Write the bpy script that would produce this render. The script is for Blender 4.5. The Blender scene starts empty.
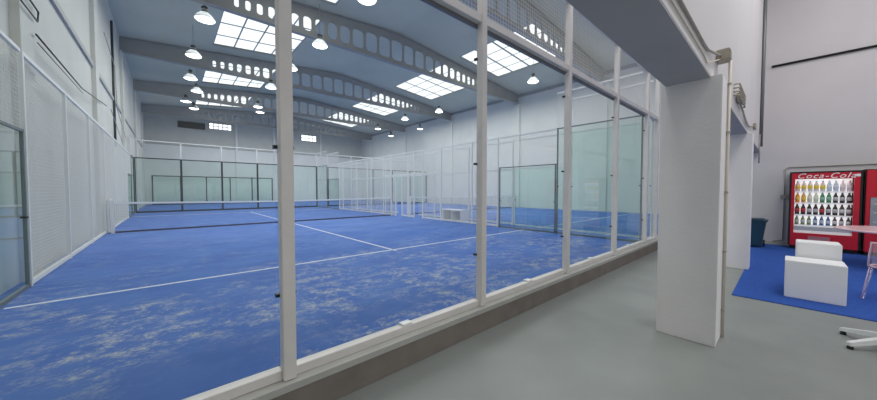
import bpy, bmesh, math, random
from mathutils import Vector, Matrix
random.seed(7)
PI = math.pi
scn = bpy.context.scene
COL = scn.collection

# ------------------------------------------------------------------ materials
def mat(name, col, rough=0.6, metal=0.0, spec=0.4, var=0.0, vscale=3.0, bump=0.0, bscale=40.0, emit=None, estr=0.0, stretch=None):
    m = bpy.data.materials.new(name); m.use_nodes = True
    nt = m.node_tree; b = nt.nodes['Principled BSDF']
    b.inputs['Base Color'].default_value = (*col, 1)
    b.inputs['Roughness'].default_value = rough
    b.inputs['Metallic'].default_value = metal
    b.inputs['Specular IOR Level'].default_value = spec
    if emit:
        b.inputs['Emission Color'].default_value = (*emit, 1); b.inputs['Emission Strength'].default_value = estr
    if var or bump:
        tc = nt.nodes.new('ShaderNodeTexCoord'); src = tc.outputs['Object']
        if stretch:
            mp = nt.nodes.new('ShaderNodeMapping'); mp.inputs['Scale'].default_value = stretch
            nt.links.new(src, mp.inputs['Vector']); src = mp.outputs['Vector']
    if var:
        n = nt.nodes.new('ShaderNodeTexNoise'); n.inputs['Scale'].default_value = vscale; n.inputs['Detail'].default_value = 5
        nt.links.new(src, n.inputs['Vector'])
        r = nt.nodes.new('ShaderNodeMapRange'); r.inputs['From Min'].default_value = .3; r.inputs['From Max'].default_value = .7
        r.inputs['To Min'].default_value = 1 - var; r.inputs['To Max'].default_value = 1 + var
        nt.links.new(n.outputs['Fac'], r.inputs['Value'])
        mx = nt.nodes.new('ShaderNodeVectorMath'); mx.operation = 'SCALE'; mx.inputs[0].default_value = col
        nt.links.new(r.outputs['Result'], mx.inputs['Scale']); nt.links.new(mx.outputs['Vector'], b.inputs['Base Color'])
    if bump:
        n2 = nt.nodes.new('ShaderNodeTexNoise'); n2.inputs['Scale'].default_value = bscale; n2.inputs['Detail'].default_value = 3
        nt.links.new(src, n2.inputs['Vector'])
        bp = nt.nodes.new('ShaderNodeBump'); bp.inputs['Strength'].default_value = bump; bp.inputs['Distance'].default_value = .01
        nt.links.new(n2.outputs['Fac'], bp.inputs['Height']); nt.links.new(bp.outputs['Normal'], b.inputs['Normal'])
    return m

def glass_mat(name, tint, base=0.03, top=0.75, gcol=(1, 1, 1)):
    m = bpy.data.materials.new(name); m.use_nodes = True
    nt = m.node_tree; nt.nodes.clear()
    out = nt.nodes.new('ShaderNodeOutputMaterial'); mix = nt.nodes.new('ShaderNodeMixShader')
    tr = nt.nodes.new('ShaderNodeBsdfTransparent'); tr.inputs['Color'].default_value = (*tint, 1)
    gl = nt.nodes.new('ShaderNodeBsdfGlossy'); gl.inputs['Roughness'].default_value = 0.0; gl.inputs['Color'].default_value = (*gcol, 1)
    lw = nt.nodes.new('ShaderNodeLayerWeight'); lw.inputs['Blend'].default_value = .5
    pw = nt.nodes.new('ShaderNodeMath'); pw.operation = 'POWER'; pw.inputs[1].default_value = 5
    mr = nt.nodes.new('ShaderNodeMapRange'); mr.inputs['To Min'].default_value = base; mr.inputs['To Max'].default_value = top
    L = nt.links.new
    L(lw.outputs['Facing'], pw.inputs[0]); L(pw.outputs[0], mr.inputs['Value']); L(mr.outputs['Result'], mix.inputs['Fac'])
    L(tr.outputs[0], mix.inputs[1]); L(gl.outputs[0], mix.inputs[2]); L(mix.outputs[0], out.inputs['Surface'])
    return m

def emis_mat(name, col, s):
    m = bpy.data.materials.new(name); m.use_nodes = True
    nt = m.node_tree; nt.nodes.clear()
    out = nt.nodes.new('ShaderNodeOutputMaterial'); e = nt.nodes.new('ShaderNodeEmission')
    e.inputs['Color'].default_value = (*col, 1); e.inputs['Strength'].default_value = s
    nt.links.new(e.outputs[0], out.inputs['Surface']); return m

M = {}
M['white_paint'] = mat('white_paint', (.72, .72, .72), .5)
M['frame_white'] = mat('frame_white', (.74, .71, .68), .35, var=.04, vscale=6)
M['fence_white'] = mat('fence_white', (.80, .80, .765), .45)
M['wall_white'] = mat('wall_white', (.74, .745, .70), .8, var=.03, vscale=1.2, bump=.15, bscale=60)
M['wall_left'] = mat('wall_left', (.64, .635, .575), .8, var=.06, vscale=.6, bump=.15, bscale=60)
M['wall_lobby'] = mat('wall_lobby', (.62, .60, .61), .8, var=.03, vscale=1.1, bump=.15, bscale=50)
M['wall_far_low'] = mat('wall_far_low', (.80, .80, .77), .8, var=.04, vscale=.8)
M['cladding'] = mat('cladding', (.60, .60, .545), .6, var=.05, vscale=1.5)
M['roof'] = mat('roof', (.62, .62, .495), .7, var=.06, vscale=.5)
M['beam'] = mat('beam', (.36, .355, .33), .55, var=.05, vscale=2)
M['column'] = mat('column', (.76, .74, .75), .75, var=.03, vscale=2, bump=.2, bscale=45)
M['ledge'] = mat('ledge', (.46, .46, .43), .7, var=.06, vscale=5)
M['kerb'] = mat('kerb', (.24, .21, .185), .8, var=.12, vscale=4, bump=.2, bscale=80)
M['conc'] = mat('conc', (.225, .245, .235), .42, spec=.45, var=.09, vscale=1.6, bump=.05, bscale=30)
M['rug'] = mat('rug', (.035, .095, .37), .95, spec=.1, var=.14, vscale=25, bump=.4, bscale=300)
M['dark'] = mat('dark', (.012, .014, .016), .4)
M['dark_metal'] = mat('dark_metal', (.035, .045, .045), .4, metal=.3)
M['grey_metal'] = mat('grey_metal', (.22, .23, .24), .45, metal=.5)
M['pipe_cream'] = mat('pipe_cream', (.63, .585, .51), .45)
M['pipe_grey'] = mat('pipe_grey', (.34, .32, .30), .45)
M['box_beige'] = mat('box_beige', (.40, .36, .30), .5)
M['lamp_body'] = mat('lamp_body', (.40, .42, .44), .35, metal=.6)
M['lamp_glass'] = emis_mat('lamp_glass', (1.0, 1.0, .97), 5.0)
M['sky_pane'] = emis_mat('sky_pane', (.97, .99, 1.0), 1.25)
M['shaded_soffit'] = mat('shaded_soffit', (.40, .395, .42), .8, var=.04, vscale=2)  # shade under the lobby beam, put into a darker base colour
M['thin_frame'] = mat('thin_frame', (.16, .20, .20), .4, metal=.2)
M['chrome_grey'] = mat('chrome_grey', (.72, .74, .74), .3)
M['win_pane'] = emis_mat('win_pane', (.96, .99, 1.0), 2.0)
M['glazing_bar'] = mat('glazing_bar', (.42, .42, .41), .6)
M['glass'] = glass_mat('glass', (.90, .945, .945), .035, .70)
M['glass_green'] = glass_mat('glass_green', (.83, .935, .90), .09, .8)
M['glass_clear'] = glass_mat('glass_clear', (.97, .98, .985), .03, .6)
M['net'] = mat('net', (.05, .06, .09), .8)
M['tape'] = mat('tape', (.85, .87, .88), .6)
M['line'] = mat('line', (.74, .78, .84), .9, var=.08, vscale=12)
M['stool'] = mat('stool', (.86, .86, .87), .45)
M['bin'] = mat('bin', (.018, .06, .095), .45)
M['red'] = mat('red', (.56, .015, .035), .35)
M['red_dark'] = mat('red_dark', (.30, .012, .022), .4)
M['vm_black'] = mat('vm_black', (.012, .010, .012), .45)
M['vm_in'] = mat('vm_in', (.85, .85, .87), .5, emit=(1, .98, .97), estr=.55)
M['shelf'] = mat('shelf', (.82, .82, .84), .4, emit=(1, 1, 1), estr=.15)
M['strip'] = mat('strip', (.52, .53, .56), .4)
M['hatch'] = mat('hatch', (.48, .22, .25), .35)
M['vm_window'] = mat('vm_window', (.30, .33, .36), .25, var=.2, vscale=6)
M['chrome'] = mat('chrome', (.75, .77, .78), .18, metal=.9)
M['table_pink'] = mat('table_pink', (.80, .55, .58), .25)
M['acrylic'] = glass_mat('acrylic', (.92, .88, .93), .30, .9, (1, .94, .97))
M['acrylic_edge'] = mat('acrylic_edge', (.85, .66, .72), .2)
M['seat_grey'] = mat('seat_grey', (.5, .5, .52), .5)

def turf_mat():
    m = bpy.data.materials.new('turf'); m.use_nodes = True
    nt = m.node_tree; b = nt.nodes['Principled BSDF']; L = nt.links.new
    b.inputs['Roughness'].default_value = .95; b.inputs['Specular IOR Level'].default_value = .12
    tc = nt.nodes.new('ShaderNodeTexCoord')
    def noise(scale, detail, st=(1, 1, 1), rough=.6, dist=0):
        mp = nt.nodes.new('ShaderNodeMapping'); mp.inputs['Scale'].default_value = st
        n = nt.nodes.new('ShaderNodeTexNoise'); n.inputs['Scale'].default_value = scale; n.inputs['Detail'].default_value = detail
        n.inputs['Roughness'].default_value = rough; n.inputs['Distortion'].default_value = dist
        L(tc.outputs['Object'], mp.inputs['Vector']); L(mp.outputs['Vector'], n.inputs['Vector']); return n.outputs['Fac']
    def rng(v, a, b_, c=0, d=1):
        r = nt.nodes.new('ShaderNodeMapRange'); r.inputs['From Min'].default_value = a; r.inputs['From Max'].default_value = b_
        r.inputs['To Min'].default_value = c; r.inputs['To Max'].default_value = d; L(v, r.inputs['Value']); return r.outputs['Result']
    def mul(a, b_):
        n = nt.nodes.new('ShaderNodeMath'); n.operation = 'MULTIPLY'; L(a, n.inputs[0])
        if isinstance(b_, float): n.inputs[1].default_value = b_
        else: L(b_, n.inputs[1])
        return n.outputs[0]
    def mix(f, a, b_):
        n = nt.nodes.new('ShaderNodeMix'); n.data_type = 'RGBA'
        L(f, n.inputs['Factor'])
        for v, s in ((a, n.inputs['A']), (b_, n.inputs['B'])):
            if isinstance(v, tuple): s.default_value = (*v, 1)
            else: L(v, s)
        return n.outputs['Result']
    base = mix(rng(noise(1.1, 4), .35, .65), (.086, .175, .50), (.115, .222, .56))
    sep = nt.nodes.new('ShaderNodeSeparateXYZ'); L(tc.outputs['Object'], sep.inputs[0])
    near = rng(sep.outputs['Y'], -6.2, -8.6, .22, 1.0)           # worn, sandy turf by the back glass
    broad = rng(noise(.75, 3, (1, 1.5, 1), .5), .40, .58)
    streak = rng(noise(4.5, 10, (1, 1.25, 1), .78, .15), .47, .61)
    fine = rng(noise(28, 6, (1, 1, 1), .7), .38, .60, .15, 1.0)
    sand = mul(mul(mul(broad, streak), mul(near, fine)), .95)
    c = mix(sand, base, (.66, .65, .57))
    pale_mottle = rng(noise(2.3, 6, (1, 1.6, 1), .65), .45, .75, 0, .22)  # random paler blue mottling of the turf
    c = mix(pale_mottle, c, (.22, .32, .62))
    L(c, b.inputs['Base Color'])
    n2 = noise(260, 2); bp = nt.nodes.new('ShaderNodeBump'); bp.inputs['Strength'].default_value = .35; bp.inputs['Distance'].default_value = .01
    L(n2, bp.inputs['Height']); L(bp.outputs['Normal'], b.inputs['Normal'])
    return m
M['turf'] = turf_mat()

# ------------------------------------------------------------------ mesh helpers
class MB:
    def __init__(s): s.bm = bmesh.new()
    def box(s, a, b):
        x0, y0, z0 = a; x1, y1, z1 = b
        v = [s.bm.verts.new(p) for p in ((x0, y0, z0), (x1, y0, z0), (x1, y1, z0), (x0, y1, z0), (x0, y0, z1), (x1, y0, z1), (x1, y1, z1), (x0, y1, z1))]
        for f in ((3, 2, 1, 0), (4, 5, 6, 7), (0, 1, 5, 4), (1, 2, 6, 5), (2, 3, 7, 6), (3, 0, 4, 7)):
            s.bm.faces.new([v[i] for i in f])
        return s
    def quad(s, *p):
        s.bm.faces.new([s.bm.verts.new(q) for q in p]); return s
    def prism(s, poly, z0, z1):
        lo = [s.bm.verts.new((x, y, z0)) for x, y in poly]; hi = [s.bm.verts.new((x, y, z1)) for x, y in poly]
        s.bm.faces.new(lo[::-1]); s.bm.faces.new(hi); n = len(poly)
        for i in range(n): s.bm.faces.new([lo[i], lo[(i + 1) % n], hi[(i + 1) % n], hi[i]])
        return s
    def tube(s, pts, r, n=8, r2=None, cap=True):
        pts = [Vector(p) for p in pts]; rings = []
        for i, p in enumerate(pts):
            t = (pts[min(i + 1, len(pts) - 1)] - pts[max(i - 1, 0)]).normalized()
            a = t.orthogonal().normalized() if i == 0 else (a - t * a.dot(t)).normalized()
            b = t.cross(a); rr = r if r2 is None else r + (r2 - r) * i / (len(pts) - 1)
            rings.append([s.bm.verts.new(p + (a * math.cos(2 * PI * k / n) + b * math.sin(2 * PI * k / n)) * rr) for k in range(n)])
        for q, w in zip(rings, rings[1:]):
            for k in range(n): s.bm.faces.new([q[k], q[(k + 1) % n], w[(k + 1) % n], w[k]])
        if cap: s.bm.faces.new(rings[0][::-1]); s.bm.faces.new(rings[-1])
        return s
    def lathe(s, c, prof, n=20):
        rings = []
        for r, z in prof:
            if r < 1e-5: rings.append([s.bm.verts.new((c[0], c[1], c[2] + z))])
            else: rings.append([s.bm.verts.new((c[0] + r * math.cos(2 * PI * k / n), c[1] + r * math.sin(2 * PI * k / n), c[2] + z)) for k in range(n)])
        for q, w in zip(rings, rings[1:]):
            for k in range(n):
                a = [q[k % len(q)], q[(k + 1) % len(q)], w[(k + 1) % len(w)], w[k % len(w)]]
                a = list(dict.fromkeys(a))
                if len(a) > 2: s.bm.faces.new(a)
        return s
    def build(s, name, m, parent=None, smooth=False, bevel=0, recalc=True):
        if recalc: bmesh.ops.recalc_face_normals(s.bm, faces=s.bm.faces)
        if bevel: bmesh.ops.bevel(s.bm, geom=[e for e in s.bm.edges if len(e.link_faces) == 2 and e.calc_face_angle(0) > .5], offset=bevel, segments=2, affect='EDGES', clamp_overlap=True)
        if parent:
            w = wloc(parent); bmesh.ops.translate(s.bm, verts=s.bm.verts, vec=-w)
        me = bpy.data.meshes.new(name); s.bm.to_mesh(me); s.bm.free()
        if smooth:
            for p in me.polygons: p.use_smooth = True
        me.materials.append(m)
        o = bpy.data.objects.new(name, me); COL.objects.link(o)
        if parent: o.parent = parent
        return o

def wloc(o):
    v = Vector(o.location)
    while o.parent: o = o.parent; v += Vector(o.location)
    return v

def tag(o, label, cat, group=None):
    o['label'] = label; o['category'] = cat; o['kind'] = 'thing'
    if group: o['group'] = group
    return o
def struct(o, label=None):
    o['kind'] = 'structure'
    if label: o['label'] = label
    return o
def thing(name, loc, label, cat, group=None):
    o = bpy.data.objects.new(name, None); o.empty_display_size = .2; o.location = loc; COL.objects.link(o)
    return tag(o, label, cat, group)
def copy_tree(o, parent=None):
    c = o.copy(); COL.objects.link(c)
    if parent: c.parent = parent
    for ch in list(o.children): copy_tree(ch, c)
    return c

# ------------------------------------------------------------------ dimensions (metres; court floor z=0)
W = 4.847                       # half court width
YN, YF = -10.60, 10.45          # back glass walls of the court
YS, YT = -6.44, -8.455          # where the side glass steps
ZW = -0.26                      # walkway floor
XL, XR = -5.0, 15.55             # hall side walls
YEND = 24.0                     # hall end wall
XE = 9.05                       # lobby end wall
RIDGE = 5.15
def roof_z(x): return 8.1 + .09 * ((x - XL) if x < RIDGE else (RIDGE - XL) - (x - RIDGE))

# ------------------------------------------------------------------ setting
struct(MB().box((-12, -19, ZW - .2), (XE + .2, -10.6, ZW)).build('floor', M['conc']))
turf = struct(MB().box((XL, -10.45, -.12), (XR, YEND, 0)).build('floor_turf', M['turf']))
def line(a, b): return MB().box((a[0], a[1], 0), (b[0], b[1], .004)).build('court_line', M['line'], turf)
for ox in (0, 10.55):
    line((ox - W + .05, -7.44), (ox + W - .05, -7.39)); line((ox - W + .05, 7.24), (ox + W - .05, 7.29))
    line((ox - .03, -7.53), (ox + .02, 7.45))
# kerb under the glass
k = struct(MB().box((-12, -10.70, ZW), (XR, -10.45, -.03)).build('trim_1', M['kerb']))
MB().box((-12, -10.722, -.05), (XR, -10.45, -.004)).build('ledge', M['ledge'], k)
# walls
wl = struct(MB().box((XL - .2, -19, ZW), (XL, YEND, roof_z(XL) + .1)).build('wall_left', M['wall_left']))
struct(MB().box((XR, -12.2, ZW), (XR + .2, YEND, 8.2)).build('wall_right', M['wall_white']))
wf = MB()
for a, b in ((XL, RIDGE), (RIDGE, XR)):
    wf.quad((a, YEND, ZW), (b, YEND, ZW), (b, YEND, roof_z(b)), (a, YEND, roof_z(a)))
wf = struct(wf.build('wall_far', M['cladding']))
MB().box((XL, YEND - .06, ZW), (XR, YEND - .005, 5.3)).build('lower_wall', M['wall_far_low'], wf)
MB().box((XL, YEND - .12, 5.3), (XR, YEND - .005, 5.42)).build('ledge', M['ledge'], wf)
for x in (1.75, 5.2, 10.2):
    MB().box((x - .09, YEND - .16, 0), (x + .09, YEND - .005, roof_z(x) - .1)).build('pilaster', M['wall_far_low'], wf)
# pilasters on the long side walls below each roof beam, ledge on the left wall
BEAMS = (-5.75, .1, 7.05, 14.1, 21.2)
for i, y in enumerate(BEAMS):
    MB().box((XL, y - .28, 0), (XL + .09, y + .28, 7.437)).build('pilaster', M['wall_left'], wl)
wr = bpy.data.objects['wall_right']
for y in BEAMS:
    MB().box((XR - .12, y - .2, 0), (XR, y + .2, 7.437)).build('pilaster', M['wall_white'], wr)
MB().box((XL, -10, 4.62), (XL + .05, 4.02, 4.74)).box((XL, 4.18, 4.62), (XL + .05, 6.7, 4.74)).build('ledge', M['ledge'], wl)
MB().box((XL, 7.4, 4.62), (XL + .05, 23.8, 4.70)).build('ledge', M['ledge'], wl)
MB().box((XR - .06, -12, 7.9), (XR, YEND, 8.1)).build('wall_plate', M['beam'], wr)
# lobby: deep beam / wall over the columns, end wall, ceiling
wb = MB().box((-12, -12.30, 2.32), (XE, -11.95, 8.2))
wb = struct(wb.build('wall_front', M['wall_lobby']))
MB().box((-12, -12.298, 2.306), (.39, -11.95, 2.32)).build('shaded_soffit', M['shaded_soffit'], wb)  # thin underside skin, its shade painted into the colour
MB().box((.79, -12.298, 2.306), (4.65, -11.95, 2.32)).box((5.0, -12.298, 2.306), (XE, -11.95, 2.32)).build('shaded_soffit', M['shaded_soffit'], wb)
struct(MB().box((XE, -19, ZW), (XE + .2, -10.76, 8.2)).build('wall_end', M['wall_lobby']))
struct(MB().box((-12, -19, 7.6), (XE + .2, -12.3, 7.75)).build('ceiling', M['wall_lobby']))
# skirting on the walls of the lobby
struct(MB().box((XE - .02, -18, ZW), (XE, -10.8, ZW + .08)).build('baseboard_end', M['ledge']))

# roof with openings for the rooflights
BX = ((-1.7, 1.72), (8.85, 12.3))
BY = ((-11.4, -7.2), (-5.2, -.6), (.62, 6.0), (7.6, 13.0), (14.7, 20.1))
def roof():
    m = MB()
    xs = sorted({XL - .2, RIDGE, XR + .2, *[v for b in BX for v in b]}); ys = sorted({-12.2, YEND + .1, *[v for b in BY for v in b]})
    for x0, x1 in zip(xs, xs[1:]):
        for y0, y1 in zip(ys, ys[1:]):
            if (x0, x1) in BX and (y0, y1) in BY: continue
            m.quad((x0, y0, roof_z(x0)), (x0, y1, roof_z(x0)), (x1, y1, roof_z(x1)), (x1, y0, roof_z(x1)))
            m.quad((x0, y0, roof_z(x0) + .15), (x1, y0, roof_z(x1) + .15), (x1, y1, roof_z(x1) + .15), (x0, y1, roof_z(x0) + .15))
    return struct(m.build('ceiling_roof', M['roof'], recalc=False))
roof()
nw = 0
for (x0, x1) in BX:
    for (y0, y1) in BY:
        nw += 1
        fr = MB()
        def bar(xa, ya, xb, yb, w=.03, h=.06, dz=.0):
            for s in (0,):
                fr.bm.faces.new([fr.bm.verts.new(p) for p in ((xa - w if xa == xb else xa, ya - w if ya == yb else ya, roof_z(xa) + dz), (xb + w if xa == xb else xb, ya - w if ya == yb else ya, roof_z(xb if xa != xb else xa) + dz), (xb + w if xa == xb else xb, yb + w if ya == yb else yb, roof_z(xb if xa != xb else xa) + dz), (xa - w if xa == xb else xa, yb + w if ya == yb else yb, roof_z(xa) + dz))])
        for i in range(5):
            x = x0 + (x1 - x0) * i / 4; bar(x, y0, x, y1)
        for j in range(5):
            y = y0 + (y1 - y0) * j / 4; bar(x0, y, x1, y, .055)
        f = struct(fr.build('window_%d' % nw, M['glazing_bar']))
        MB().quad((x0, y0, roof_z(x0) + .08), (x0, y1, roof_z(x0) + .08), (x1, y1, roof_z(x1) + .08), (x1, y0, roof_z(x1) + .08)).build('pane', M['sky_pane'], f)
# end wall windows: two lit, one dark louvre
for (x0, x1, z0, z1, m, nb) in ((-.45, 1.35, 7.15, 7.72, 'win_pane', 5), (-2.72, -.78, 7.02, 7.56, 'dark_metal', 4), (8.0, 9.7, 6.9, 7.6, 'win_pane', 4)):
    nw += 1; yy = YEND - .02
    fr = MB()
    for i in range(nb + 1):
        x = x0 + (x1 - x0) * i / nb; fr.box((x - .03, yy - .06, z0), (x + .03, yy, z1))
    for z in (z0, (z0 + z1) / 2, z1): fr.box((x0 - .03, yy - .06, z - .03), (x1 + .03, yy, z + .03))
    f = struct(fr.build('window_%d' % nw, M['glazing_bar'] if m == 'win_pane' else M['dark_metal']))
    MB().box((x0, yy - .03, z0), (x1, yy - .01, z1)).build('pane', M[m], f)

# ------------------------------------------------------------------ castellated roof beams
def make_beam(y):
    t = thing('roof_beam', (RIDGE, y, 7.47), 'longest looking castellated grey roof beam, crossing above the net', 'beam', 'castellated roof beams')
    zb = 7.47
    cu = bpy.data.curves.new('w', 'CURVE'); cu.dimensions = '2D'; cu.fill_mode = 'BOTH'; cu.extrude = .02
    def poly(pts):
        sp = cu.splines.new('POLY'); sp.points.add(len(pts) - 1)
        for p, q in zip(sp.points, pts): p.co = (q[0], q[1], 0, 1)
        sp.use_cyclic_u = True
    top = lambda x: roof_z(x) - .05 - .06 * max(0, 1 - abs(x - RIDGE) / 1.2)
    xe0, xe1 = XL + .005, XR - .065
    poly([(xe0, zb), (xe1, zb)] + [(xe1 + (xe0 - xe1) * i / 24, top(xe1 + (xe0 - xe1) * i / 24)) for i in range(25)])
    half = [.36, 1.06, 1.76, 2.42, 3.0, 3.54, 4.06, 4.54, 4.98, 5.4, 5.8, 6.18, 6.54, 6.88]
    bars = sorted([RIDGE - h for h in half] + [RIDGE + h for h in half])
    for a, b in zip(bars, bars[1:]):
        c = (a + b) / 2; e = min(1, abs(c - RIDGE) / 7)
        bw = .05 + .05 * e; x0, x1 = a + bw, b - bw
        z0 = 7.67; z1 = top(c) - .30 - .08 * e
        r = min(.16, (x1 - x0) * .42, (z1 - z0) * .42); pts = []
        for cxx, czz, a0 in ((x1 - r, z1 - r, 0), (x0 + r, z1 - r, 90), (x0 + r, z0 + r, 180), (x1 - r, z0 + r, 270)):
            for s in range(5):
                an = math.radians(a0 + s * 22.5); pts.append((cxx + r * math.cos(an), czz + r * math.sin(an)))
        poly(pts)
    tmp = bpy.data.objects.new('w', cu); COL.objects.link(tmp)
    dg = bpy.context.evaluated_depsgraph_get(); dg.update()
    me = bpy.data.meshes.new_from_object(tmp.evaluated_get(dg)); bpy.data.objects.remove(tmp); bpy.data.curves.remove(cu)
    for v in me.vertices: v.co = (v.co.x - RIDGE, v.co.z, v.co.y - zb)
    me.materials.clear(); me.materials.append(M['beam']); me.name = 'web'
    w = bpy.data.objects.new('web', me); COL.objects.link(w); w.parent = t
    MB().box((xe0, y - .11, zb - .03), (xe1, y + .11, zb)).build('bottom_flange', M['beam'], t)
    f = MB(); n = 24
    for i in range(n):
        a = xe0 + (xe1 - xe0) * i / n; b = xe0 + (xe1 - xe0) * (i + 1) / n
        v = [f.bm.verts.new(p) for p in ((a, y - .11, top(a)), (b, y - .11, top(b)), (b, y + .11, top(b)), (a, y + .11, top(a)), (a, y - .11, top(a) + .03), (b, y - .11, top(b) + .03), (b, y + .11, top(b) + .03), (a, y + .11, top(a) + .03))]
        for q in ((0, 1, 2, 3), (4, 5, 6, 7), (0, 1, 5, 4), (2, 3, 7, 6)): f.bm.faces.new([v[k] for k in q])
    f.build('top_flange', M['beam'], t)
    return t
b0 = make_beam(BEAMS[1])
LB = {-5.75: 'nearest castellated grey roof beam, seen through the mesh above the front glass',
      7.05: 'castellated grey roof beam over the far half of the court, next past the net',
      14.1: 'castellated grey roof beam third along the hall, past the far glass wall',
      21.2: 'farthest castellated grey roof beam, just before the hall end wall'}
for y in (-5.75, 7.05, 14.1, 21.2):
    c = copy_tree(b0); c.location.y = y; c['label'] = LB[y]

# ------------------------------------------------------------------ pendant lamps
LAMPS = [(-2.44, .34, 'first lamp of the left row of hanging lamps, beside the big left skylight'),
         (-2.56, 4.16, 'second lamp of the left row of hanging lamps, above the left skylights'),
         (-2.51, 7.70, 'third lamp of the left row of hanging lamps'),
         (-2.12, 10.07, 'fourth lamp of the left row of hanging lamps, small against a dark beam'),
         (-2.52, 13.1, 'fifth lamp of the left row of hanging lamps, far down the hall'),
         (-2.02, 15.0, 'last and smallest lamp of the left row of hanging lamps'),
         (1.14, -4.27, 'large hanging lamp cut by the top edge, nearest lamp in the hall'),
         (1.17, -.36, 'hanging lamp just below the big beam, right of the white front post'),
         (1.00, 2.9, 'hanging lamp half behind the white front post'),
         (.97, 6.5, 'small hanging lamp just left of the white front post'),
         (1.28, 11.5, 'small hanging lamp left of the white front post, lower of two'),
         (1.72, 13.1, 'smallest hanging lamp left of the white front post'),
         (11.18, -3.78, 'hanging lamp on the right below the large right skylight'),
         (11.56, 4.2, 'hanging lamp on the right near the end of the second beam'),
         (11.07, 7.83, 'hanging lamp on the right just past the second beam'),
         (11.4, 12.7, 'hanging lamp on the right near the end of the third beam'),
         (14.37, 10.07, 'hanging lamp by the right wall, nearer of two'),
         (14.35, 15.05, 'hanging lamp by the right wall, farther of two')]
def make_lamp(x, y, label):
    t = thing('pendant_lamp', (x, y, 7.0), label, 'lamp', 'hanging hall lamps')
    MB().lathe((x, y, 7.0), [(.285, 0), (.29, .02), (.25, .10), (.17, .19), (.10, .25), (.07, .26)], 24).build('shade', M['lamp_body'], t, True)
    MB().lathe((x, y, 7.0), [(0, -.055), (.14, -.045), (.25, -.005), (.28, .02), (0, .025)], 24).build('lens', M['lamp_glass'], t, True)
    MB().lathe((x, y, 7.0), [(.0, .255), (.085, .255), (.095, .30), (.095, .42), (.05, .46), (0, .46)], 14).build('gear_box', M['dark_metal'], t, True)
    return t
lamp0 = make_lamp(*LAMPS[0])
for i, (x, y, lab) in enumerate(LAMPS):
    t = lamp0 if i == 0 else copy_tree(lamp0)
    t.location = (x, y, 7.0); t['label'] = lab
    MB().tube([(x, y, 7.44), (x, y, roof_z(x))], .009, 6).build('cable', M['lamp_body'], t)

# ------------------------------------------------------------------ court enclosures
def wires(axis, a, b, fixed, z0, z1, pitch=.05, w=.0035):
    m = MB(); n = round((b - a) / pitch)
    def rod(p, q):
        m.tube([p, q], w / 2, 4, cap=False)
    for i in range(n + 1):
        s = a + (b - a) * i / n
        rod((s, fixed, z0) if axis == 'x' else (fixed, s, z0), (s, fixed, z1) if axis == 'x' else (fixed, s, z1))
    for i in range(round((z1 - z0) / pitch) + 1):
        z = min(z1, z0 + pitch * i)
        rod((a, fixed, z) if axis == 'x' else (fixed, a, z), (b, fixed, z) if axis == 'x' else (fixed, b, z))
    return m

def post_box(x, y, z0, z1, s=.08): return MB().box((x - s / 2, y - s / 2, z0), (x + s / 2, y + s / 2, z1))

def front_wall():
    t = thing('glass_wall', (0, YN, 0), 'nearest white framed glass wall on the kerb with mesh along its top', 'glass wall')
    yp = YN - .04
    xs = [-W + i * .4 * W for i in range(6)]
    for i, x in enumerate(xs):
        p = post_box(x, yp, 0, 4.0).build('post', M['frame_white'], t, bevel=.004)
        for z in (.55, 1.52, 2.62):
            for s in (-1, 1):
                if -W < x < W or (s < 0) == (x > 0):
                    MB().box((x + s * .04 - (.022 if s < 0 else 0), YN - .015, z - .011), (x + s * .04 + (.022 if s > 0 else 0), YN + .02, z + .011)).build('clamp', M['dark'], p)
    for a, b in zip(xs, xs[1:]):
        MB().quad((a + .012, YN, .06), (b - .012, YN, .06), (b - .012, YN, 2.99), (a + .012, YN, 2.99)).build('glass_pane', M['glass'], t)
        wires('x', a + .04, b - .04, YN - .02, 3.05, 3.96).build('mesh_panel', M['fence_white'], t)
        c = (a + b) / 2
        MB().box((a + .04, YN - .045, -.003), (b - .04, YN + .035, .06)).build('bottom_rail', M['frame_white'], t, bevel=.004)
        MB().box((c - .05, YN - .04, .06), (c + .05, YN + .03, .08)).build('clip', M['stool'], t, bevel=.003)
        MB().box((a + .04, YN - .07, 2.98), (b - .04, YN + .02, 3.06)).build('transom_rail', M['frame_white'], t, bevel=.003)
        MB().box((a + .04, YN - .07, 3.95), (b - .04, YN - .01, 4.0)).build('top_rail', M['frame_white'], t, bevel=.003)
        MB().box((a + .015, YN - .012, 2.94), (b - .015, YN + .012, 2.985)).build('gasket', M['grey_metal'], t)
    return t
fw = front_wall()
# passage pane and the neighbouring court's own front wall
t = thing('glass_wall', (5.3, YN, 0), 'narrow single pane glass wall filling the gap beside the column', 'glass wall')
post_box(5.70, YN - .04, 0, 4.0).build('post', M['frame_white'], t)
MB().box((W + .045, YN - .075, -.003), (5.65, YN + .03, .065)).build('bottom_rail', M['frame_white'], t)
MB().box((W + .045, YN - .07, 2.98), (5.65, YN + .02, 3.06)).build('transom_rail', M['frame_white'], t)
MB().quad((W + .045, YN, .06), (5.65, YN, .06), (5.65, YN, 2.98), (W + .045, YN, 2.98)).build('glass_pane', M['glass'], t)

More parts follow.
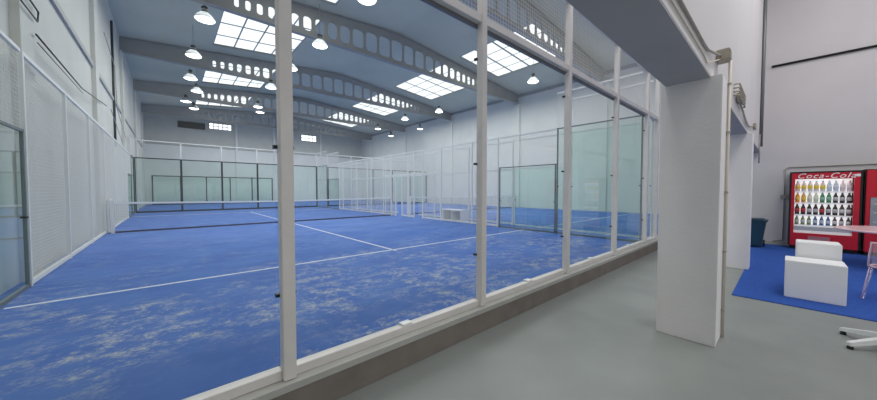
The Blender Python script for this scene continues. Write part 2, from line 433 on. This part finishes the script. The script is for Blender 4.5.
def far_wall(label):
    t = thing('glass_wall', (0, YF, 0), label, 'glass wall')
    xs = [-W + i * .4 * W for i in range(6)]
    for i, x in enumerate(xs):
        post_box(x, YF + .10, 0, 4.0, .06).build('post', M['fence_white'], t)
        MB().box((x - .05, YF - .03, .02), (x + .05, YF - .004, 3.0)).build('joint', M['dark_metal'], t)
    MB().box((-W, YF - .02, 0), (W, YF + .02, .09)).build('bottom_rail', M['dark_metal'], t)
    MB().box((-W, YF - .02, 2.97), (W, YF + .02, 3.03)).build('transom_rail', M['dark_metal'], t)
    MB().box((-W, YF + .07, 3.95), (W, YF + .13, 4.0)).build('top_rail', M['fence_white'], t)
    for a, b in zip(xs, xs[1:]):
        MB().quad((a + .02, YF, .08), (b - .02, YF, .08), (b - .02, YF, 2.98), (a + .02, YF, 2.98)).build('glass_pane', M['glass_green'], t)
        wires('x', a + .04, b - .04, YF + .10, 3.03, 3.95, .1, .005).build('mesh_panel', M['fence_white'], t)
    return t
fw2 = far_wall('far glass wall behind the net with black vertical joints')
c = copy_tree(fw2); c.location.x = 10.55; c['label'] = 'far glass wall of the neighbouring court, right of the fence'

def side_glass(x, s, ya, yb, h, label, frame='thin_frame', g='glass_green'):
    # s: towards the court; upright panel between ya and yb
    t = thing('side_glass_panel', (x, (ya + yb) / 2, 0), label, 'glass panel')
    f = MB(); w = .016
    for y in (ya + w, yb - w): f.box((x - w, y - w, 0), (x + w, y + w, h))
    f.box((x - w, ya, h - .03), (x + w, yb, h)); f.box((x - w, ya, 0), (x + w, yb, .05))
    f.build('frame', M[frame], t)
    MB().quad((x, ya + .04, .05), (x, yb - .04, .05), (x, yb - .04, h - .04), (x, ya + .04, h - .04)).build('glass_pane', M[g], t)
    for z in (h * .45,):
        for y in (ya + .04, yb - .04): MB().box((x - .03, y - .02, z - .012), (x + .03, y + .02, z + .012)).build('clamp', M['dark'], t)
    return t
side_glass(-W, 1, YS - 2.0, YS, 2.0, 'low glass panel by the left wall, cut by the left edge')
side_glass(-W, 1, YN + .03, YT - .01, 3.0, 'tall glass panel by the left wall behind the low one')
side_glass(-W, 1, 6.44, 8.44, 2.0, 'low glass panel by the left wall beyond the net')
side_glass(-W, 1, 8.46, YF - .04, 3.0, 'tall glass panel at the far left corner of the court')
side_glass(W, -1, YS - 2.0, YS, 2.0, 'low dark framed glass panel standing right of the service line')
side_glass(W, -1, YN + .03, YT - .01, 3.0, 'tall dark framed glass panel meeting the front glass wall')
side_glass(W, -1, 6.44, 8.44, 2.0, 'low glass panel on the right side beyond the net')
side_glass(W, -1, 8.46, YF - .04, 3.0, 'tall glass panel at the far right corner of the court')
X2 = 5.70
side_glass(X2, 1, YS - 2.0, YS, 2.0, 'low white framed glass panel of the neighbouring court', 'fence_white')
side_glass(X2, 1, YN + .03, YT - .01, 3.0, 'tall white framed glass panel of the neighbouring court', 'fence_white')

def fence(x, posts, label, rail2=None, doors=(), off=0):
    t = thing('mesh_fence', (x, 0, 0), label, 'fence')
    for y in posts: post_box(x, y, 0, 3.0, .045).build('post', M['fence_white'], t)
    gaps = sorted(doors)
    runs = []; y = -6.40
    for a, b in gaps: runs.append((y, a)); y = b
    runs.append((y, 6.40))
    for a, b in runs:
        wires('y', a, b, x + off, .06, 2.97, .05, .0045).build('mesh_panel', M['fence_white'], t)
        MB().box((x - .02, a, .02), (x + .02, b, .08)).build('bottom_rail', M['fence_white'], t)
    for a, b in gaps: wires('y', a, b, x + off, 2.0, 2.97, .05, .0045).build('mesh_panel', M['fence_white'], t)
    MB().box((x - .02, -6.40, 2.95), (x + .02, 6.40, 3.0)).build('top_rail', M['fence_white'], t)
    if rail2:
        MB().box((x - .02, rail2[0], 1.94), (x + .02, rail2[1], 2.0)).build('middle_rail', M['fence_white'], t)
    for a, b in ((-8.44, -6.46), (6.46, 8.42)):
        wires('y', a, b, x, 2.02, 2.97, .05, .0045).build('upper_mesh', M['fence_white'], t)
        MB().box((x - .02, a, 2.96), (x + .02, b, 3.0)).build('upper_rail', M['fence_white'], t)
    for a, b in ((YN + .06, -8.46), (8.46, YF - .08)):
        wires('y', a, b, x, 3.02, 3.97, .05, .0045).build('upper_mesh', M['fence_white'], t)
        MB().box((x - .02, a, 3.96), (x + .02, b, 4.0)).build('upper_rail', M['fence_white'], t)
    return t
ev = [-6.38 + 2.13 * i for i in range(7)]
fence(-W, ev, 'white mesh fence standing against the left wall')
fr = fence(W, [-6.38, -5.2, -3.51, -2.3, -1.68, .23, .95, 2.25, 3.91, 5.84, 6.38], 'white mesh fence with door posts between the two courts, nearer of two', (-3.5, .95), ((-2.28, -1.7), (-.72, -.2)))
for y in (-.19, -.73, -1.29): post_box(W, y, 0, 1.97, .05).build('door_post', M['fence_white'], fr)
fence(X2, ev, 'white mesh fence of the neighbouring court, behind the door posts', (-6.4, 6.4), ((-.9, .9),))
# tall diagonal stay + posts at the far corner of the passage
# made-up glass wall in place of the near wall's reflection in the far glass
t = thing('glass_wall', (0, 22.5, 0), 'invented dark framed glass wall standing in for a reflection in the far glass', 'glass wall')
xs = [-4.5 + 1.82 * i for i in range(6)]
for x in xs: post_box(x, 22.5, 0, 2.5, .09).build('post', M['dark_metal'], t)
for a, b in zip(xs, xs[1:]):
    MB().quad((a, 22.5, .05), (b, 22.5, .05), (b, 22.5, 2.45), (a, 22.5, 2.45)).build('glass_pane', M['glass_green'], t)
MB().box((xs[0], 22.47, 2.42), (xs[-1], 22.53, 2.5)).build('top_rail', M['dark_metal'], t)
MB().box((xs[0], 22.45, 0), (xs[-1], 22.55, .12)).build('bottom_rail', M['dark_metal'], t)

# net
def net(ox, label):
    t = thing('padel_net', (ox, 0, 0), label, 'net')
    def top(x): return .90 - .05 * (1 - (abs(x) / (W - .2)) ** 1.5)
    for s in (-1, 1):
        post_box(ox + s * (W - .14), 0, 0, .95, .07).build('post', M['fence_white'], t)
    n = 32; X0, X1 = -W + .18, W - .18
    tp = MB(); nm = MB(); bt = MB()
    for i in range(n):
        a = X0 + (X1 - X0) * i / n; b = X0 + (X1 - X0) * (i + 1) / n
        v = [tp.bm.verts.new((ox + x, y, z)) for x in (a, b) for y in (-.012, .012) for z in (top(x) - .055, top(x))]
        for q in ((0, 1, 5, 4), (2, 3, 7, 6), (1, 3, 7, 5), (0, 2, 6, 4)): tp.bm.faces.new([v[k] for k in q])
    for i in range(221):
        x = X0 + (X1 - X0) * i / 220; nm.tube([(ox + x, 0, .02), (ox + x, 0, top(x) - .05)], .0016, 3, cap=False)
    for j in range(19):
        nm.tube([(ox + X0 + (X1 - X0) * i / 16, 0, .03 + (top(X0 + (X1 - X0) * i / 16) - .09) * j / 18) for i in range(17)], .0016, 3, cap=False)
    tp.build('top_tape', M['tape'], t); nm.build('net_mesh', M['net'], t)
    MB().box((ox + X0, -.012, .005), (ox + X1, .012, .05)).build('bottom_band', M['net'], t)
    MB().box((ox - .025, -.016, .01), (ox + .025, .016, .86)).build('centre_strap', M['tape'], t)
    return t
net(0, 'padel net with white top tape across the court')
net(10.55, 'padel net of the neighbouring court beyond the fence')
# pale boards closing the net ends at the fences
tag(MB().box((-W + .03, -.02, .02), (-W + .09, .62, .98)).build('padded_board', M['fence_white'], bevel=.01), 'pale grey board at the left end of the net', 'board')

# white open box at the foot of the right fence
t = thing('open_box', (5.30, -3.95, 0), 'white open fronted box on the turf behind the mesh fence', 'box')
MB().box((5.06, -4.45, .42), (5.5, -3.35, .46)).build('top', M['stool'], t)
MB().box((5.06, -4.45, .0), (5.5, -4.40, .42)).build('side_panel', M['stool'], t)
MB().box((5.06, -3.40, .0), (5.5, -3.35, .42)).build('side_panel', M['stool'], t)
MB().box((5.46, -4.40, .0), (5.5, -3.40, .42)).build('back_panel', M['stool'], t)
MB().box((5.06, -3.93, .0), (5.46, -3.89, .42)).build('divider', M['stool'], t)
MB().box((5.06, -4.40, .0), (5.46, -3.40, .03)).build('base', M['stool'], t)

# cables and pipes on the left wall
def conduit(pts, r, m, label, name='conduit', cat='pipe', clips=0, caxis=None):
    o = MB().tube(pts, r, 8).build(name, M[m], None, True); tag(o, label, cat)
    return o
xw = XL + .125
conduit([(xw, -5.55, 3.50), (xw, -2.4, 3.50), (xw, 1.2, 3.86)], .012, 'dark_metal', 'dark conduit running along the left wall above the fence, upper of two')
conduit([(xw, -5.5, 3.40), (xw, -2.35, 3.41)], .009, 'pipe_grey', 'thin grey conduit just below the dark one on the left wall')
conduit([(xw, -6.9, 3.72), (xw, -5.45, 3.72), (xw, -5.4, 3.88), (xw, -6.9, 3.93)], .011, 'dark_metal', 'short looped dark conduit on the left wall near the top edge')
conduit([(xw - .085, 4.1, 2.9), (xw - .085, 4.1, 7.6)], .035, 'dark_metal', 'black vertical pipe on the left wall')
conduit([(xw, 2.2, 3.95), (xw, 5.5, 3.2)], .010, 'pipe_grey', 'thin sloping cable on the left wall left of the black pipe')
conduit([(xw, 1.2, 6.1), (xw, 3.6, 5.8), (xw, 4.0, 4.3), (xw, 6.7, 3.6)], .010, 'pipe_grey', 'thin cable zigzagging down the left wall by the black pipe')

# ------------------------------------------------------------------ lobby: columns, pipes
def column(x0, x1, y0, y1, label):
    o = MB().box((x0, y0, ZW), (x1, y1, 2.32)).build('column', M['column'], bevel=.006)
    return tag(o, label, 'column', 'lobby columns')
column(.385, .785, -12.385, -11.912, 'large white square column nearest the camera with a pipe on its edge')
column(4.65, 5.0, -12.37, -12.03, 'white square column farther back, standing at the edge of the blue rug')
t = thing('cable_pipe', (.80, -12.40, ZW), 'cream pipe running down the near white column from a junction box', 'pipe')
MB().tube([(.735, -12.400, ZW), (.735, -12.400, 2.53)], .013, 10).build('pipe_run', M['pipe_cream'], t, True)
for z in (.02, .62, 1.22, 1.82, 2.3):
    MB().box((.715, -12.414, z - .008), (.758, -12.386, z + .008)).build('pipe_clip', M['box_beige'], t)
t = thing('junction_box', (.74, -12.32, 2.52), 'small beige junction box above the near white column', 'box')
MB().box((.66, -12.40, 2.53), (.80, -12.302, 2.64)).build('housing', M['box_beige'], t, bevel=.006)
MB().box((.675, -12.406, 2.545), (.785, -12.40, 2.625)).build('lid', M['pipe_grey'], t)
conduit([(-2.6, -12.312, 2.467), (-.05, -12.312, 2.467), (.12, -12.312, 2.48), (.66, -12.335, 2.575)], .011, 'pipe_grey', 'thick grey brown pipe along the beam, ending at the junction box')
conduit([(-2.6, -12.308, 2.385), (-.1, -12.308, 2.39), (.12, -12.308, 2.37), (.68, -12.335, 2.545)], .006, 'pipe_cream', 'thin cream pipe along the beam edge below the thick one')
t = thing('cable_bracket', (2.6, -12.3, 2.45), 'beige wire bracket with flexible cables on the beam between the columns', 'bracket')
for zz in (2.50, 2.55, 2.60, 2.65):
    MB().tube([(2.2, -12.306, zz), (2.2, -12.36, zz), (3.1, -12.36, zz), (3.1, -12.306, zz)], .010, 6).build('bracket_wire', M['box_beige'], t, True)
MB().box((2.5, -12.35, 2.49), (2.8, -12.306, 2.60)).build('bracket_box', M['box_beige'], t, bevel=.01)
MB().tube([(2.7, -12.33, 2.5), (3.2, -12.33, 2.46), (3.9, -12.322, 2.40), (4.6, -12.322, 2.42), (6.0, -12.322, 2.62)], .012, 8).build('flexible_cable', M['pipe_grey'], t, True)
MB().tube([(2.8, -12.32, 2.57), (3.3, -12.32, 2.52), (4.0, -12.318, 2.45), (4.7, -12.318, 2.44), (6.0, -12.318, 2.62)], .009, 8).build('flexible_cable', M['pipe_cream'], t, True)
MB().box((5.95, -12.345, 2.56), (6.2, -12.306, 2.68)).build('end_box', M['box_beige'], t, bevel=.008)
conduit([(8.35, -12.335, 2.40), (8.35, -12.335, 7.6)], .035, 'grey_metal', 'dark vertical pipe on the white wall above the bin')
conduit([(8.1, -12.32, 1.95), (8.1, -12.32, 2.7)], .015, 'pipe_grey', 'short grey conduit stub beside the dark vertical pipe')
conduit([(XE - .03, -12.47, 4.63), (XE - .03, -18.0, 4.60)], .03, 'vm_black', 'black horizontal rail high on the lobby end wall')
t = thing('wall_conduit', (XE - .03, -12.78, 0), 'pale grey conduit running above the vending machines and down beside them', 'pipe')
MB().tube([(XE - .02, -18, 1.90), (XE - .02, -12.84, 1.86), (XE - .02, -12.77, 1.79), (XE - .02, -12.77, -.1), (XE - .02, -12.6, -.16)], .017, 8).build('pipe_run', M['ledge'], t, True)
MB().box((XE - .06, -12.83, 1.00), (XE, -12.71, 1.12)).build('switch_box', M['pipe_grey'], t)
conduit([(XE - .03, -12.5, 6.9), (XE - .04, -12.75, 6.72), (XE - .04, -13.1, 6.80), (XE - .03, -13.2, 7.2)], .018, 'ledge', 'loop of pale cable at the top of the end wall')

# rug
tag(MB().prism([(2.53, -12.32), (2.53, -17.5), (8.95, -17.5), (8.95, -11.6), (5.02, -11.6), (5.02, -12.32)][::-1], ZW, ZW + .012).build('blue_rug', M['rug']), 'bright blue carpet on the concrete floor below the vending machines', 'rug')

# stools
def cube_stool(x0, x1, y0, y1, z1, label):
    t = thing('block_stool', ((x0 + x1) / 2, (y0 + y1) / 2, ZW + .012), label, 'stool', 'white block stools')
    MB().box((x0, y0, ZW + .012), (x1, y1, z1)).build('body', M['stool'], t, bevel=.008)
    return t
cube_stool(2.97, 3.42, -13.345, -12.815, .265, 'white block stool, nearer and lower of the two on the blue rug')
cube_stool(3.48, 3.9, -13.335, -12.92, .475, 'white block stool behind the other, taller and partly hidden')

# bin
t = thing('wheeled_bin', (8.1, -12.25, ZW + .012), 'dark blue wheeled bin against the end wall beside the vending machine', 'bin')
b = MB(); zb = ZW + .012
lo = [(7.95, -12.42), (8.33, -12.42), (8.33, -12.02), (7.95, -12.02)]; hi = [(7.87, -12.49), (8.40, -12.49), (8.40, -11.96), (7.87, -11.96)]
va = [b.bm.verts.new((x, y, zb + .05)) for x, y in lo]; vb = [b.bm.verts.new((x, y, .43)) for x, y in hi]
b.bm.faces.new(va[::-1]); b.bm.faces.new(vb)
for i in range(4): b.bm.faces.new([va[i], va[(i + 1) % 4], vb[(i + 1) % 4], vb[i]])
b.build('body', M['bin'], t, bevel=.012)
MB().box((7.85, -12.52, .43), (8.42, -11.93, .47)).box((7.9, -12.46, .47), (8.38, -12.0, .50)).build('lid', M['bin'], t, bevel=.01)
for y in (-12.45, -12.0):
    MB().tube([(8.30, y - .02, zb + .09), (8.30, y + .02, zb + .09)], .09, 16).build('wheel', M['dark'], t)
MB().tube([(8.42, -12.45, .46), (8.47, -12.42, .47), (8.47, -12.03, .47), (8.42, -12.0, .46)], .014, 8).build('handle', M['dark'], t)

# ------------------------------------------------------------------ vending machines
def vending_main():
    x0, x1, y0, y1, z0, z1 = 8.40, 9.02, -13.965, -12.865, ZW + .012, 1.70
    t = thing('vending_machine', (8.7, -13.42, z0), 'red vending machine with a lit window of bottles beside the bin', 'vending machine')
    cab = MB()
    cab.box((x0 + .08, y0, z0 + .10), (x1, y0 + .04, z1)).box((x0 + .08, y1 - .04, z0 + .10), (x1, y1, z1))
    cab.box((x0 + .08, y0 + .04, z1 - .04), (x1, y1 - .04, z1)).box((x1 - .03, y0 + .04, z0 + .10), (x1, y1 - .04, z1 - .04))
    cab.box((x0 + .08, y0 + .04, z0 + .10), (x1 - .03, y1 - .04, .10))
    cab.build('cabinet', M['vm_black'], t)
    MB().box((x0 + .05, y0 + .03, z0), (x1 - .02, y1 - .03, z0 + .10)).build('plinth', M['vm_black'], t)
    wy0, wy1, wz0, wz1 = -13.845, -12.955, .17, 1.515
    d = MB()
    d.box((x0, y0 + .035, z0 + .10), (x0 + .07, y1 - .035, wz0)).box((x0, y0 + .035, wz1), (x0 + .07, y1 - .035, z1 - .035))
    d.box((x0, y0 + .035, wz0), (x0 + .07, wy0, wz1)).box((x0, wy1, wz0), (x0 + .07, y1 - .035, wz1))
    door = d.build('door', M['red'], t)
    ed = MB()
    ed.box((x0 - .004, y1 - .035, z0 + .1), (x0 + .075, y1, z1)).box((x0 - .004, y0, z0 + .1), (x0 + .075, y0 + .035, z1)).box((x0 - .004, y0 + .035, z1 - .035), (x0 + .075, y1 - .035, z1))
    ed.build('door_edge', M['vm_black'], door)
    MB().quad((x0 + .03, wy0, wz0), (x0 + .03, wy1, wz0), (x0 + .03, wy1, wz1), (x0 + .03, wy0, wz1)).build('door_glass', M['glass_clear'], door)
    MB().box((x0 - .012, -13.53, -.10), (x0, -13.19, .095)).box((x0 - .02, -13.53, .075), (x0, -13.19, .105)).build('pickup_hatch', M['hatch'], door, bevel=.004)
    MB().box((x0 - .006, -13.93, 1.56), (x0, -13.87, 1.62)).build('header_badge', M['stool'], door)
    MB().box((x1 - .06, wy0 - .02, .11), (x1 - .032, wy1 + .02, 1.64)).build('interior_back', M['vm_in'], t)
    for z in (1.215, .935, .635, .375):
        MB().box((x0 + .09, wy0, z - .035), (x1 - .07, wy1, z)).build('shelf', M['shelf'], t)
    MB().box((x0 + .04, wy0, .235), (x0 + .10, wy1, .335)).build('price_strip', M['strip'], t)
    MB().box((x0 + .045, wy0, .175), (x0 + .11, wy1, .225)).build('ledge', M['shelf'], t)
    MB().box((x0 + .09, wy0 + .02, 1.53), (x0 + .2, wy1 - .02, 1.57)).build('light_tube', emis_mat('tube', (1, .97, .95), 4.0), t)
    cu = bpy.data.curves.new('header_lettering', 'FONT'); cu.body = 'Coca-Cola'; cu.size = .175; cu.shear = .35; cu.extrude = .002; cu.offset = .001
    cu.align_x = 'CENTER'; cu.space_character = 1.18; cu.materials.append(M['stool'])
    tmp = bpy.data.objects.new('header_lettering', cu); COL.objects.link(tmp)
    dg = bpy.context.evaluated_depsgraph_get(); dg.update()
    me = bpy.data.meshes.new_from_object(tmp.evaluated_get(dg)); bpy.data.objects.remove(tmp); bpy.data.curves.remove(cu)
    o = bpy.data.objects.new('header_lettering', me); COL.objects.link(o); o.parent = door
    w = wloc(door)
    o.location = Vector((x0 - .004, -13.42, 1.535)) - w; o.rotation_euler = (PI / 2, 0, -PI / 2)
    return t
vending_main()
# bottles
bot_cols = {'yellow label': ((.80, .75, .72), (.92, .72, .06)), 'clear blue': ((.62, .74, .84), (.75, .86, .95)), 'white pink': ((.85, .78, .80), (.90, .82, .84)),
            'orange': ((.85, .36, .03), (.95, .66, .08)), 'pale lemon': ((.72, .74, .55), (.80, .82, .66)), 'green': ((.05, .28, .12), (.30, .55, .42)),
            'dark': ((.03, .018, .018), (.62, .60, .60)), 'dark red': ((.035, .014, .014), (.55, .03, .05)), 'olive': ((.22, .30, .12), (.62, .66, .60)),
            'blue': ((.08, .16, .36), (.62, .68, .76)), 'cola white': ((.10, .06, .06), (.80, .76, .77))}
caps = {'yellow label': (.30, .55, .80), 'clear blue': (.45, .68, .85), 'white pink': (.85, .6, .62), 'orange': (.9, .45, .05), 'pale lemon': (.8, .8, .7), 'green': (.12, .4, .2),
        'dark': (.04, .04, .04), 'dark red': (.45, .02, .03), 'olive': (.3, .4, .2), 'blue': (.1, .2, .5), 'cola white': (.5, .03, .05)}
protos = {}
def bottle(kind, x, y, z, h, label, group):
    if kind not in protos:
        t = thing('drink_bottle', (0, 0, 0), label, 'bottle', group)
        a, b_ = bot_cols[kind]
        MB().lathe((0, 0, 0), [(0, 0), (.036, .002), (.038, .02), (.036, .07), (.038, .12), (.036, .15), (.02, .20), (.014, .215), (.014, .225), (0, .225)], 12).build('body', mat('bottle_' + kind, a, .2), t, True)
        MB().lathe((0, 0, 0), [(.0385, .055), (.0395, .056), (.0395, .135), (.0385, .136)], 12).build('label_band', mat('band_' + kind, b_, .5), t, True)
        MB().lathe((0, 0, 0), [(.017, .215), (.017, .24), (0, .24)], 10).build('cap', mat('cap_' + kind, caps[kind], .4), t, True)
        protos[kind] = t
    else: t = copy_tree(protos[kind])
    t.location = (x, y, z); s = h / .24; t.scale = (min(s, 1.25), min(s, 1.25), s)
    t['label'] = label; t['group'] = group
    return t
ORD = ['first', 'second', 'third', 'fourth', 'fifth', 'middle', 'fourth from the right', 'third from the right', 'next to last', 'last']
ORD = ['leftmost', 'second from left', 'third from left', 'fourth from left', 'middle', 'fourth from right', 'third from right', 'second from right', 'rightmost']
ROWS = [(1.215, .26, 'top', ['yellow label'] * 5 + ['clear blue'] * 2 + ['white pink'] * 2),
        (.935, .245, 'second', ['orange', 'orange', 'pale lemon', 'pale lemon', 'green', 'green', 'dark', 'dark', 'dark']),
        (.635, .26, 'third', ['dark red', 'dark red', 'dark', 'dark', 'dark red', 'dark', 'dark', 'cola white', 'cola white']),
        (.375, .22, 'bottom', ['olive', 'olive', 'olive', 'blue', 'blue', 'blue', 'cola white', 'cola white', 'cola white'])]
WORD = {'yellow label': 'yellow labelled bottle', 'clear blue': 'clear bluish bottle', 'white pink': 'pinkish white bottle', 'orange': 'orange drink bottle', 'pale lemon': 'pale lemon bottle',
        'green': 'green bottle', 'dark': 'dark bottle with a pale band', 'dark red': 'dark bottle with a red band', 'olive': 'olive green bottle', 'blue': 'blue bottle', 'cola white': 'dark bottle with a white band'}
for z, h, rn, kinds in ROWS:
    for i, kd in enumerate(kinds):
        y = -12.955 - .05 - i * (.89 - .10) / 8
        bottle(kd, 8.53, y, z, h, '%s, %s on the %s vending machine shelf' % (WORD[kd], ORD[i], rn), 'bottles on the %s shelf of the vending machine' % rn)

def vending_second():
    x0, x1, y0, y1, z0, z1 = 8.40, 9.02, -15.05, -13.99, ZW + .012, 1.72
    t = thing('vending_machine', (8.7, -14.5, z0), 'red vending machine cut by the right edge, with a grey window panel', 'vending machine')
    MB().box((x0 + .08, y0, z0 + .08), (x1, y1, z1)).build('cabinet', M['vm_black'], t)
    MB().box((x0 + .05, y0 + .03, z0), (x1 - .02, y1 - .03, z0 + .08)).build('plinth', M['vm_black'], t)
    door = MB().box((x0, y0 + .02, z0 + .08), (x0 + .075, y1 - .02, z1 - .02)).build('door', M['red'], t, bevel=.01)
    MB().box((x0 - .008, -14.85, .28), (x0, -14.07, 1.08)).build('window_panel', M['vm_window'], door, bevel=.004)
    for z in (.5, .72, .92): MB().box((x0 - .014, -14.8, z), (x0 - .008, -14.12, z + .03)).build('slot', M['strip'], door)
    p = MB(); prof = [(.10, 1.18), (.105, 1.36), (.09, 1.42), (.045, 1.52), (.04, 1.66), (-.04, 1.66), (-.045, 1.52), (-.09, 1.42), (-.105, 1.36), (-.10, 1.18)]
    f = [p.bm.verts.new((x0 - .006, -14.26 + a, z)) for a, z in prof]; g = [p.bm.verts.new((x0, -14.26 + a, z)) for a, z in prof]
    p.bm.faces.new(f); n = len(f)
    for i in range(n): p.bm.faces.new([f[i], f[(i + 1) % n], g[(i + 1) % n], g[i]])
    p.build('bottle_emblem', M['stool'], door)
    MB().box((x0 - .009, -14.35, 1.22), (x0 - .006, -14.17, 1.34)).build('emblem_band', M['strip'], door)
    return t
vending_second()

# table, clear chair, chrome star base
t = thing('round_table', (6.75, -14.35, ZW + .012), 'low round pinkish white table in front of the vending machines', 'table')
MB().lathe((6.75, -14.35, 0), [(0, .455), (.86, .455), (.88, .465), (.88, .485), (.86, .495), (0, .495)], 48).build('tabletop', M['table_pink'], t)
MB().lathe((6.75, -14.35, ZW + .012), [(0, 0), (.30, 0), (.30, .012), (.06, .03), (.035, .06), (.035, .70), (.10, .705), (0, .705)], 24).build('pedestal', M['chrome'], t, True)

def clear_chair(x, y, rz, label):
    t = thing('clear_chair', (x, y, ZW + .012), label, 'chair')
    z0 = ZW + .012; R = Matrix.Rotation(rz, 3, 'Z')
    def P(a, b, c): v = R @ Vector((a, b, 0)); return (x + v.x, y + v.y, z0 + c)
    n = 8
    seat = MB(); g = []
    for i in range(n + 1):
        row = []
        for j in range(n + 1):
            u = i / n * 2 - 1; v = j / n * 2 - 1
            w = .24 * (1 - .12 * v * v)
            row.append(seat.bm.verts.new(P(u * w, v * .23, .45 - .02 * (1 - u * u) - .02 * (v > .7))))
        g.append(row)
    for i in range(n):
        for j in range(n): seat.bm.faces.new([g[i][j], g[i + 1][j], g[i + 1][j + 1], g[i][j + 1]])
    seat.build('seat', M['acrylic'], t, True)
    rim = [P(math.cos(a) * .245 * (1 if abs(math.cos(a)) < .99 else 1), math.sin(a) * .235, .445) for a in [k * PI / 12 for k in range(25)]]
    MB().tube(rim, .010, 6).build('seat_rim', M['acrylic_edge'], t, True)
    bk = MB(); g = []
    for i in range(n + 1):
        row = []
        for j in range(n + 1):
            u = i / n * 2 - 1; v = j / n
            row.append(bk.bm.verts.new(P(u * (.22 - .03 * v), -.22 - .10 * v + .06 * u * u, .44 + .36 * v)))
        g.append(row)
    for i in range(n):
        for j in range(n): bk.bm.faces.new([g[i][j], g[i + 1][j], g[i + 1][j + 1], g[i][j + 1]])
    bk.build('backrest', M['acrylic'], t, True)
    MB().tube([P(-.22, -.18, .45), P(-.20, -.23, .62), P(-.17, -.27, .78), P(0, -.33, .81), P(.17, -.27, .78), P(.20, -.23, .62), P(.22, -.18, .45)], .010, 6).build('back_rim', M['acrylic_edge'], t, True)
    for sx in (-1, 1):
        for sy in (-1, 1):
            MB().tube([P(sx * .19, sy * .18, .44), P(sx * .21, sy * .21, .22), P(sx * .23, sy * .24, 0)], .018, 8, .011).build('leg', M['acrylic'], t, True)
            MB().tube([P(sx * .205, sy * .195, .44), P(sx * .225, sy * .225, .22), P(sx * .245, sy * .255, 0)], .005, 6).build('leg_edge', M['acrylic_edge'], t, True)
    return t
clear_chair(3.78, -13.84, math.radians(-112), 'transparent plastic chair with pinkish edges at the right edge, on the blue rug')

t = thing('swivel_stool', (1.55, -13.53, ZW), 'chrome star base of a swivel stool on the concrete floor at the right edge', 'stool')
c = Vector((1.55, -13.53, 0))
a0 = math.radians(55)
for i in range(5):
    a = a0 + i * 2 * PI / 5; L_ = .39
    d = Vector((math.cos(a), math.sin(a), 0)); s = Vector((-d.y, d.x, 0))
    m = MB(); st = []
    for f_, w_, zt, zb_ in ((.03, .036, .15, .10), (.5, .032, .115, .065), (1, .026, .065, .03)):
        p = c + d * L_ * f_
        st.append([m.bm.verts.new(p + s * w_ * q + Vector((0, 0, ZW + z))) for q, z in ((-1, zb_), (1, zb_), (.7, zt), (-.7, zt))])
    for q, w in zip(st, st[1:]):
        for k_ in range(4): m.bm.faces.new([q[k_], q[(k_ + 1) % 4], w[(k_ + 1) % 4], w[k_]])
    m.bm.faces.new(st[0][::-1]); m.bm.faces.new(st[-1])
    lg = m.build('leg', M['chrome_grey'], t, bevel=.003)
    p = c + d * (L_ - .02)
    MB().lathe((p.x, p.y, ZW), [(0, 0), (.022, 0), (.024, .012), (.018, .028), (0, .028)], 10).build('foot', M['dark'], lg, True)
MB().tube([(1.55, -13.53, ZW + .07), (1.55, -13.53, .27)], .025, 12).build('pole', M['chrome'], t, True)
MB().lathe((1.55, -13.53, .25), [(0, 0), (.11, .005), (.125, .03), (.12, .06), (.10, .075), (0, .08)], 24).build('seat', M['seat_grey'], t, True)

# ------------------------------------------------------------------ light
def area(name, loc, sx, sy, power, col=(1, 1, 1), rot=(0, 0, 0)):
    l = bpy.data.lights.new(name, 'AREA'); l.shape = 'RECTANGLE'; l.size = sx; l.size_y = sy; l.energy = power; l.color = col
    o = bpy.data.objects.new(name, l); o.location = loc; o.rotation_euler = rot; COL.objects.link(o); return o
area('lobby_fill', (2.5, -14.6, 7.5), 9, 2.2, 320, (1, .975, .955))  # added fill over the lobby, no fixture modelled
area('corridor_fill', (1, -11.35, 7.0), 14, .7, 200, (1, .97, .93))  # unseen fill added above the corridor
area('hall_fill_left', (0, 2, 7.35), 6, 16, 640, (1, .985, .95))  # broad fill added below the roof, extra to pendants and rooflights
area('hall_fill_right', (10.5, 2, 7.35), 6, 16, 640, (1, .985, .95))  # same added fill over the neighbouring court
area('hall_fill_end', (5, 17.5, 7.3), 14, 5, 560, (1, .985, .95))  # fill added to brighten the far end of the hall
w = bpy.data.worlds.new('world'); scn.world = w; w.use_nodes = True
w.node_tree.nodes['Background'].inputs[0].default_value = (.95, .97, 1, 1); w.node_tree.nodes['Background'].inputs[1].default_value = .75

# ------------------------------------------------------------------ camera
cam = bpy.data.cameras.new('camera'); co = bpy.data.objects.new('camera', cam); COL.objects.link(co)
cam.sensor_fit = 'HORIZONTAL'; cam.sensor_width = 36; cam.lens = 36 * 305.63 / 877; cam.clip_start = .05
co.location = (-3.4805, -12.7906, 1.24)
co.rotation_euler = (math.radians(90 - 1.825), 0, math.radians(-41.4224))
scn.camera = co
scn.view_settings.view_transform = 'Standard'
scn.view_settings.look = 'None'
scn.cycles.max_bounces = 10; scn.cycles.transparent_max_bounces = 24; scn.cycles.diffuse_bounces = 5
